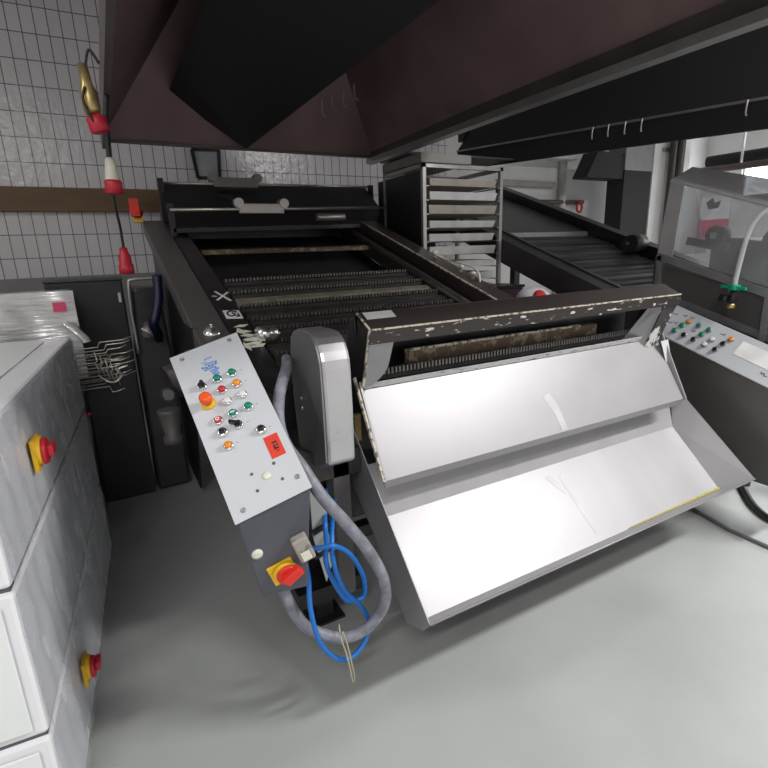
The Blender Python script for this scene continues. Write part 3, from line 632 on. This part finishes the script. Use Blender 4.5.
make('wire_loop', MB().tube([(-.10, 3.08, 1.02), (-.06, 3.05, .985), (-.02, 3.05, .98), (.01, 3.05, 1.01), (.0, 3.05, 1.045), (.05, 3.05, 1.06)], .006, 8), 'wire', wr)

# ------------------------------------------------------------------ hanging power plugs by the tiled wall
p1 = thing('power_plug', (.12, 3.0, 1.96), 'upper hanging red and cream industrial plug before the brown rail', 'plug')
make('plug_body', MB().lathe([(.018, .16), (.024, .15), (.034, .06), (.036, .055)], (.119, 3.0, 1.955), (.02, 0, 1), 18), 'whiteplug', p1)
make('plug_nose', MB().lathe([(.034, -.01), (.041, -.008), (.042, .045), (.036, .055)], (.119, 3.0, 1.955), (.02, 0, 1), 18), 'redplug', p1)
make('cable', MB().tube([(.121, 3.0, 2.11), (.128, 3.0, 2.22), (.135, 3.0, 2.30), (.152, 3.0, 2.398)], .013, 8), 'cable', p1)
p2 = thing('power_plug', (.12, 3.25, 1.55), 'lower hanging all-red industrial plug in front of the white tiles', 'plug')
make('plug_body', MB().lathe([(.030, 0), (.039, .003), (.040, .05), (.033, .055), (.033, .10), (.022, .12), (.02, .145)], (.127, 3.25, 1.545), (0, 0, 1), 18), 'redplug', p2)
make('cable', MB().tube([(.129, 3.25, 1.68), (.128, 3.22, 1.79), (.118, 3.15, 1.90), (.116, 3.10, 2.05), (.135, 3.09, 2.25), (.155, 3.08, 2.399)], .007, 8), 'cable', p2)
p3 = thing('socket_coupler', (.09, 2.8, 2.18), 'olive and red socket coupler hanging at the hood edge above the plugs', 'socket')
make('coupler_body', MB().lathe([(.028, 0), (.036, .02), (.036, .09), (.024, .12), (.02, .20)], (.075, 2.8, 2.26), (-.05, 0, 1), 16), 'brass', p3)
make('coupler_cap', MB().lathe([(.030, 0), (.042, .006), (.042, .06), (.03, .075)], (.098, 2.8, 2.185), (-.25, 0, 1), 16), 'redplug', p3)
make('strap', MB().tube([(.06, 2.76, 2.36), (.045, 2.76, 2.31), (.06, 2.76, 2.25), (.08, 2.77, 2.21)], .006, 6), 'cable', p3)
make('hanger', MB().tube([(.075, 2.8, 2.45), (.10, 2.8, 2.52), (.132, 2.8, 2.47)], .006, 6), 'cable', p3)

# small framed glass on the back wall
ff = thing('picture_frame', (1.13, 5.78, 2.43), 'small dark framed glass plate on the tiled wall above the conveyor', 'frame')
mb = MB()
for a, b in (((.995, 2.69), (1.025, 2.42)), ((1.265, 2.70), (1.245, 2.43)), ((.995, 2.69), (1.265, 2.70)), ((1.025, 2.42), (1.245, 2.43))): mb.bar((a[0], 5.785, a[1]), (b[0], 5.785, b[1]), .03, .03, (0, 1, 0))
make('frame', mb, 'black', ff)
make('glass', MB().prism([(1.01, 5.792, 2.43), (1.24, 5.792, 2.44), (1.25, 5.792, 2.69), (1.0, 5.792, 2.68)], (0, .006, 0)), 'glare', ff)

# ------------------------------------------------------------------ tray rack between the two machines
RX0, RX1, RY0, RY1, RT = 2.236, 3.03, 3.4, 4.02, 2.225
rk = thing('rack_trolley', (2.63, 3.7, 0), 'tall steel tray trolley between the two conveyors', 'rack')
for x in (RX0, RX1 - .03):
    for y in (RY0, RY1 - .03): make('upright', MB().box(x, x + .03, y, y + .03, .09, RT), 'rack', rk)
make('top_frame', MB().box(RX0, RX1, RY0, RY0 + .03, RT, RT + .03).box(RX0, RX1, RY1 - .03, RY1, RT, RT + .03).box(RX0, RX0 + .03, RY0, RY1, RT, RT + .03).box(RX1 - .03, RX1, RY0, RY1, RT, RT + .03), 'rack', rk)
make('base_frame', MB().box(RX0, RX1, RY0, RY0 + .03, .09, .12).box(RX0, RX1, RY1 - .03, RY1, .09, .12).box(RX0, RX0 + .03, RY0, RY1, .09, .12).box(RX1 - .03, RX1, RY0, RY1, .09, .12), 'rack', rk)
for x in (RX0 + .04, RX1 - .04):
    for y in (RY0 + .05, RY1 - .05):
        make('caster', MB().cyl((x - .012, y, .045), (x + .012, y, .045), .044).box(x - .02, x + .02, y - .02, y + .02, .088, .092), 'black', rk)
zt_ = [2.112, 2.009, 1.905, 1.80, 1.695, 1.59, 1.485, 1.38, 1.275, 1.17]
order = ['topmost stained', 'second', 'third', 'fourth', 'fifth', 'sixth', 'seventh', 'eighth', 'ninth', 'tenth']
make('side_shade', MB().box(RX0 + .006, RX0 + .012, RY0 + .035, RY1 + .10, 1.0, RT - .02), 'black', rk)  # added black sheet, stands in for shade over the tray sides
make('back_panel', MB().box(RX0 + .03, RX1 - .03, RY1 - .008, RY1 - .003, 1.75, RT - .02), 'black', rk)
for k, z in enumerate(zt_):
    make('runner', MB().box(RX0 + .03, RX0 + .055, RY0, RY1, z - .022, z - .014), 'rack', rk)
    make('runner', MB().box(RX1 - .055, RX1 - .03, RY0, RY1, z - .022, z - .014), 'rack', rk)
    x0, x1, h = RX0 + .055 + random.uniform(0, .012), RX1 - .055 - random.uniform(0, .012), .052 + .006 * (k % 3)
    y0 = RY0 + random.uniform(.0, .02)
    zb_ = z - .013
    mb = MB().hexa([(x0 + .012, y0 + .012, zb_), (x1 - .012, y0 + .012, zb_), (x1 - .012, RY1 - .02, zb_), (x0 + .012, RY1 - .02, zb_), (x0 + .012, y0 + .012, zb_ + .004), (x1 - .012, y0 + .012, zb_ + .004), (x1 - .012, RY1 - .02, zb_ + .004), (x0 + .012, RY1 - .02, zb_ + .004)])
    for (xa_, ya_, xb2, yb2) in ((x0, y0, x1, y0), (x0, RY1 - .01, x1, RY1 - .01), (x0, y0, x0, RY1 - .01), (x1, y0, x1, RY1 - .01)):
        ins = lambda x, y: (x + (.012 if x == x0 else -.012), y + (.012 if y == y0 else -.012))
        a0, b0 = ins(xa_, ya_), ins(xb2, yb2)
        mb.prism([(a0[0], a0[1], zb_), (b0[0], b0[1], zb_), (xb2, yb2, zb_ + h), (xa_, ya_, zb_ + h)], (.001, .002, 0))
    what = 'baking tray in the steel trolley counted from the top' if k else 'baking tray in the steel trolley, below its top bar'
    tag(make('baking_tray', mb, 'traytan' if k in (0, 2) else 'tray'), f'{order[k]} {what}', 'baking tray', 'baking trays in the trolley')
tag(make('grey_board', MB().box(2.21, 2.68, 3.38, 3.98, RT + .031, RT + .098), 'board', bevel=.004), 'grey flat crate lying on the left half of the trolley top', 'crate')
tag(make('metal_sheet', MB().prism([(2.15, 3.45, RT + .100), (3.19, 3.45, RT + .100), (3.17, 4.0, RT + .112), (2.2, 4.0, RT + .112)], (0, 0, .012)), 'sheet'), 'wide dull metal sheet lying over the crate on the trolley', 'sheet')

# ------------------------------------------------------------------ conveyor 2 (right rear)
z2 = lambda y: .46 + .36 * y
c2 = thing('conveyor_machine', (3.7, 3.0, 0), 'second dark inclined slat conveyor, right of the tray trolley', 'machine')
make('side_rail', inc(3.04, 3.20, 2.0, 4.9, -.20, .0, z2), 'rail2', c2, bevel=.006)
make('side_rail', inc(4.25, 4.40, 1.2, 4.9, -.20, .10, z2), 'black', c2, bevel=.006)
make('rail_lip', inc(3.20, 3.235, 1.9, 4.6, -.02, .012, z2), 'sheet', c2)
make('bed', inc(3.20, 4.25, 1.95, 4.8, -.19, -.16, z2), 'black', c2)
y = 2.30
k = 0
while y < 3.5:
    make('slat', inc(3.24, 4.24, y - .026, y + .026, -.07, -.012 if k % 3 else -.004, z2), 'sheet' if k % 2 else 'rail2', c2); y += .082; k += 1
make('cover_sheet', inc(3.21, 4.245, 3.53, 4.75, .0, .012, z2), 'sheet', c2)
make('sheet_flange', inc(3.21, 4.245, 3.52, 3.53, -.03, .012, z2), 'rack', c2)
make('end_hub', MB().cyl((4.10, 2.95, z2(2.95) + .09), (4.26, 2.95, z2(2.95) + .09), .075).cyl((4.02, 2.95, z2(2.95) + .09), (4.10, 2.95, z2(2.95) + .09), .02), 'rail2', c2)
for x in (3.11, 4.32):
    for y in (2.25, 4.6):
        l = make('leg', MB().box(x - .04, x + .04, y - .04, y + .04, .012, z2(y) - .20), 'black', c2)
        make('foot_plate', MB().box(x - .08, x + .08, y - .08, y + .08, 0, .012), 'black', l)
make('front_panel', MB().prism([(3.215, 2.12, 1.03), (3.215, 1.0, .62), (3.215, 1.0, 1.17), (3.215, 2.12, 1.50)], (.012, 0, 0)), 'cabdark', c2)
make('panel_rail', MB().bar((3.205, 2.08, 1.29), (3.205, 1.0, .96), .02, .04), 'plexiframe', c2)
# acrylic guard over its front end
pg = thing('acrylic_guard', (3.65, 1.5, 1.2), 'clear scratched acrylic guard hood over the front of the right conveyor', 'guard')
gb = lambda y: 1.525 + .31 * (y - 2.07)    # lower edge
gt = lambda y: 1.968 + .36 * (y - 2.01)    # front upper edge
Gx = 3.2; yA, yB = 2.09, .85
make('side_pane', MB().prism([(Gx, yA, gb(yA) + .03), (Gx, yB, gb(yB) + .03), (Gx + .015, yB, gt(yB)), (Gx + .015, yA - .03, gt(yA - .03))], (.006, .001, 0)), 'plexi', pg)
make('top_pane', MB().prism([(Gx + .01, yA - .03, gt(yA - .03)), (Gx + .01, yB, gt(yB)), (Gx + .55, yB, gt(yB) + .16), (Gx + .22, yA - .03, gt(yA - .03) + .085)], (0, .001, .006)), 'plexifog', pg)
make('end_pane', MB().prism([(Gx, yA, gb(yA)), (Gx + .015, yA - .03, gt(yA - .03)), (Gx + .22, yA - .03, gt(yA - .03) + .085), (Gx + .55, yA, gb(yA))], (0, .008, 0)), 'plexi', pg)
make('corner_strip', MB().prism([(Gx - .002, yA, gb(yA) - .01), (Gx + .013, yA - .03, gt(yA - .03)), (Gx + .013, yA - .12, gt(yA - .12)), (Gx - .002, yA - .10, gb(yA - .10) - .01)], (-.004, 0, 0)), 'plexifog', pg)
make('lower_frame', MB().bar((Gx, yA, gb(yA)), (Gx, yB, gb(yB)), .03, .045), 'plexiframe', pg)
make('end_post', MB().bar((Gx + .01, yA - .02, 1.20), (Gx + .01, yA - .02, gb(yA)), .05, .03, (0, 1, 0)), 'plexiframe', pg)
make('frame_post', MB().bar((Gx + .01, 1.42, .98), (Gx + .01, 1.42, gb(1.42)), .04, .03, (0, 1, 0)), 'plexiframe', pg)
make('top_edge', MB().bar((Gx + .01, yA - .03, gt(yA - .03)), (Gx + .01, yB, gt(yB)), .012, .012), 'plexifog', pg)
make('latch', MB().box(Gx - .06, Gx + .0, 2.06, 2.12, 1.195, 1.205).lathe([(.02, 0), (.02, .02)], (Gx - .02, 2.09, 1.2), (0, 0, 1), 10), 'bezel', pg)
# dark drive parts inside the guard
dv = thing('drive_unit', (3.6, 1.5, 1.2), 'dark roller drive seen through the clear acrylic guard', 'machine')
make('gear_case', MB().profx([(1.93, 1.42), (1.93, 1.60), (1.80, 1.63), (1.62, 1.60), (1.45, 1.66), (1.0, 1.52), (1.0, 1.24), (1.40, 1.28)], 3.50, 3.80), 'black', dv, bevel=.01)
for y, z, r in ((1.87, 1.645, .06), (1.52, 1.60, .08), (1.25, 1.50, .07)):
    w_ = make('pulley', MB().cyl((3.42, y, z), (3.50, y, z), r), 'rail2', dv)
    make('hub', MB().cyl((3.40, y, z), (3.42, y, z), r * .35), 'rack', w_)
make('yoke', MB().bar((3.46, 2.06, 1.62), (3.46, 1.80, 1.565), .03, .05), 'pipe', dv)
make('roller', MB().cyl((3.62, 1.75, 1.40), (3.62, .95, 1.22), .10), 'black', dv)
make('stand', MB().box(3.6, 3.7, 1.2, 1.3, 0, 1.2).box(3.6, 3.7, 1.7, 1.8, 0, 1.2), 'black', dv)

# ------------------------------------------------------------------ right control cabinet
B0 = V((2.95, 1.842, 1.06)); bb = V((0, .949, .315)).normalized(); aa = V((.526, -.268, .807)); aa = (aa - bb * aa.dot(bb)).normalized(); n2 = aa.cross(bb)
if n2.z < 0: n2 = -n2
G = Matrix(((aa.x, -bb.x, n2.x, B0.x), (aa.y, -bb.y, n2.y, B0.y), (aa.z, -bb.z, n2.z, B0.z), (0, 0, 0, 1)))  # (t across, s along, h out)
rc = thing('control_cabinet', (3.0, 1.4, 0), 'dark control cabinet with a sloping white button panel, right of the catch tray', 'control panel')
S0, S1 = -.10, .86
pA, pB, pC, pD = [G @ V(p) for p in ((0, S0, 0), (0, S1, 0), (.20, S1, 0), (.20, S0, 0))]
lowz = lambda p: V((p.x + .012, p.y, .33))
make('housing', MB().hexa([V((2.955, pA.y, .33)), V((2.955, pB.y, .33)), V((3.17, pB.y, .33)), V((3.17, pA.y, .33)), pA - n2 * .004, pB - n2 * .004, pC - n2 * .004, pD - n2 * .004]), 'cabdark', rc, bevel=.004)
f2 = make('front_panel', MB().box(0, .20, S0, S1, 0, .006, G), 'panel', rc, bevel=.002)
make('panel_edge', MB().box(-.004, .004, S0, S1, -.014, .004, G), 'steeldark', rc)
def rbtn(t, s, cap):
    o = make('push_button', MB().lathe([(.0165, 0), (.0165, .005), (.0135, .009), (.012, .009)], (t, s, .006), (0, 0, 1), 18, G), 'steeldark', f2)
    make('button_cap', MB().lathe([(.0125, 0), (.0125, .007), (.008, .011)], (t, s, .015), (0, 0, 1), 14, G), cap, o)
for t, s, c in ((.141, .076, 'orange'), (.104, .058, 'green'), (.059, .042, 'green'), (.144, .138, 'green'), (.144, .20, 'green'), (.104, .184, 'green'), (.060, .234, 'white'), (.103, .249, 'white'), (.060, .298, 'blk'), (.106, .312, 'blk'), (.146, .330, 'orange'), (.059, .105, 'blk'), (.059, .166, 'blk')): rbtn(t, s, c)
mk = MB()
for t, s in ((.146, -.035), (.088, -.03), (.16, .02), (.10, .0), (.165, .06), (.098, .118), (.15, .262)):
    mk.box(t, t + .004, s, s + .022, .006, .0066, G).box(t, t + .012, s + .020, s + .024, .006, .0066, G)
make('arrow_marks', mk, 'ink', f2)
make('name_plate', MB().box(.080, .165, .385, .62, .006, .008, G), 'whiteink', f2, bevel=.001)
mk = MB().tube([G @ V(p) for p in ((.06, .556, .007), (.05, .562, .007), (.058, .572, .007), (.046, .578, .007), (.05, .59, .007))], .002, 5)
make('pen_mark', mk, 'ink', f2)
for y in (1.62, 1.82):
    for x in (2.97, 3.11):
        l = make('leg', MB().box(x, x + .05, y, y + .05, .08, .33), 'black', rc)
        make('caster', MB().cyl((x + .01, y + .025, .04), (x + .04, y + .025, .04), .039), 'black', l)
make('foot_stub', MB().cyl((2.99, 1.30, .28), (2.99, 1.30, .33), .03), 'black', rc)
# clear air hose with green fitting standing off the guard
ah = thing('air_hose', (3.07, 1.53, 1.25), 'clear bowed hose with a green fitting in front of the acrylic guard', 'hose')
make('tube', MB().tube([(3.07, 1.535, 1.33), (3.07, 1.535, 1.40), (3.07, 1.525, 1.51), (3.07, 1.51, 1.62), (3.08, 1.49, 1.70), (3.09, 1.455, 1.752), (3.12, 1.40, 1.775), (3.16, 1.33, 1.75), (3.19, 1.28, 1.70)], .013, 10), 'clearhose', ah)
make('fitting', MB().cyl((3.07, 1.535, 1.345), (3.07, 1.535, 1.375), .028).bar((3.06, 1.60, 1.365), (3.06, 1.47, 1.355), .02, .016), 'fitting', ah, bevel=.003)
make('connector', MB().cyl((3.07, 1.54, 1.27), (3.07, 1.535, 1.345), .016).cyl((3.07, 1.56, 1.295), (3.07, 1.60, 1.30), .022), 'cable', ah)
make('nozzle', MB().lathe([(.02, 0), (.02, .02), (.012, .03)], (3.07, 1.54, 1.245), (0, 0, 1), 12), 'brass', ah)

# ------------------------------------------------------------------ things seen between the machines
bn = thing('bin', (2.7, 2.75, 0), 'dark purple-black bin standing between the conveyors behind the front beam', 'bin')
make('bin_body', MB().hexa([(2.30, 2.55, 0), (2.92, 2.55, 0), (2.92, 3.0, 0), (2.30, 3.0, 0), (2.26, 2.5, 1.22), (2.96, 2.5, 1.22), (2.96, 3.03, 1.22), (2.26, 3.03, 1.22)]), 'cart', bn, bevel=.01)
make('bin_rim', MB().box(2.25, 2.97, 2.49, 2.52, 1.22, 1.245), 'posterred', bn)
dk = thing('dark_crate', (2.74, 3.14, 0), 'dark plum crate with a red rim behind the bin, left of the right conveyor', 'crate')
make('crate_body', MB().box(2.48, 2.99, 3.08, 3.34, 0, 1.30), 'cart', dk, bevel=.01)
make('crate_rim', MB().box(2.475, 2.70, 3.07, 3.345, 1.30, 1.325), 'redplug', dk)
make('crate_lid', MB().box(2.705, 2.995, 3.07, 3.345, 1.30, 1.322), 'black', dk)
hm = thing('hard_hat', (2.74, 2.62, 1.22), 'white rounded cap with a red patch lying on the dark bin', 'cap')
make('cap_shell', MB().lathe([(.13, 0), (.128, .03), (.11, .07), (.07, .10), (.02, .112)], (2.74, 2.72, 1.222), (0, 0, 1), 22), 'cab', hm)
make('red_patch', MB().lathe([(.05, .0), (.045, .012), (.02, .018)], (2.70, 2.615, 1.275), (-.2, -1, .75), 16), 'redsw', hm)

# ------------------------------------------------------------------ far right background
dc = thing('vertical_duct', (7.1, 4.9, 0), 'dark square duct with a sloping canopy left of the white column', 'duct')
make('shaft', MB().box(6.70, 7.30, 5.0, 5.28, 0, 2.62), 'duct', dc)
make('top_section', MB().box(6.70, 7.30, 5.0, 5.28, 2.62, CZ - .005), 'ducttop', dc)
make('canopy', MB().prism([(5.95, 5.02, 2.50), (6.695, 5.02, 2.50), (6.695, 5.02, 2.84), (6.15, 5.02, 2.84)], (0, .25, 0)), 'duct', dc)
tag(make('wall_pipe', MB().cyl((5.0, 5.70, 2.235), (6.70, 5.70, 2.25), .035), 'pipe'), 'long horizontal dark pipe along the white wall behind the right conveyor', 'pipe')
tag(make('wall_pipe', MB().cyl((6.27, 5.72, 0), (6.27, 5.72, 2.98), .055), 'whitepipe'), 'white upright pipe crossing the dark horizontal pipe on the wall', 'pipe')
tag(make('cable_tray', MB().box(5.0, 6.10, 5.70, 5.78, 2.45, 2.53), 'board'), 'short grey cable duct high on the wall right of the trolley', 'duct')
tag(make('batten_lamp', MB().box(4.95, 6.25, 5.45, 5.62, 2.80, 2.87).box(5.0, 5.02, 5.53, 5.55, 2.87, CZ - .005).box(6.15, 6.17, 5.53, 5.55, 2.87, CZ - .005), 'whitepipe'), 'white batten lamp hanging under the hood line near the back wall', 'lamp')
rg = thing('red_ring_hook', (6.6, 5.62, 2.12), 'small red ring hanging from the dark wall pipe', 'hook')
make('ring', MB().tube([(6.58 + .055 * math.cos(a * .5236), 5.65, 2.17 + .07 * math.sin(a * .5236)) for a in range(13)], .017, 8, 3), 'redplug', rg)
make('stem', MB().box(6.57, 6.59, 5.64, 5.66, 2.22, 2.27), 'redplug', rg)
pb = thing('notice_board', (WX, 5.6, 1.65), 'white and red notice on the far right wall, seen through the acrylic guard', 'poster')
make('sheet', MB().box(WX - .02, WX - .004, 5.25, 5.79, 1.98, 2.38), 'poster', pb)
make('red_band', MB().box(WX - .02, WX - .004, 5.25, 5.79, 1.66, 1.98), 'posterred', pb)
make('dark_figure', MB().prism([(WX - .024, 5.45, 2.18), (WX - .024, 5.62, 2.16), (WX - .024, 5.68, 2.28), (WX - .024, 5.57, 2.36), (WX - .024, 5.52, 2.27), (WX - .024, 5.42, 2.30)], (.003, 0, 0)), 'duct', pb)
hp_ = thing('overhead_pipes', (7.0, 3.5, 2.3), 'dark pipe run with hangers below the bright window at far right', 'pipe')
make('pipe', MB().cyl((8.9, 5.2, 2.72), (8.9, .5, 2.62), .05), 'pipe', hp_)
make('pipe', MB().cyl((9.05, 5.2, 2.86), (9.05, .5, 2.80), .09), 'duct', hp_)
for y in (4.6, 3.6):
    make('hanger', MB().box(8.88, 8.92, y, y + .02, 2.68, CZ - .005), 'whitepipe', hp_)
make('valve_wheel', MB().cyl((8.8, 4.1, 2.80), (8.95, 4.1, 2.80), .07), 'brass', hp_)

# floor cables at the right
tag(make('floor_cable', MB().tube([(3.06, 1.75, .012), (2.974, 1.513, .012), (2.923, 1.303, .012), (2.915, 1.108, .012), (2.95, .85, .012), (3.1, .5, .012)], .011, 8, smooth=False), 'greycable'), 'thin grey cable lying straight on the floor right of the catch tray', 'cable')
tag(make('floor_hose', MB().tube([(3.62, 1.62, .022), (3.50, 1.52, .022), (3.36, 1.41, .022), (3.26, 1.31, .022), (3.21, 1.2, .022), (3.24, 1.0, .022), (3.4, .8, .022)], .02, 8), 'cable'), 'thick black hose curving on the floor under the right control cabinet', 'hose')

# ------------------------------------------------------------------ colour management
vs = SC.view_settings
vs.view_transform = 'Standard'; vs.look = 'None'; vs.gamma = 1; vs.use_curve_mapping = False; vs.exposure = .24
SC.cycles.max_bounces = 8; SC.cycles.transparent_max_bounces = 12
SC.cycles.use_denoising = True
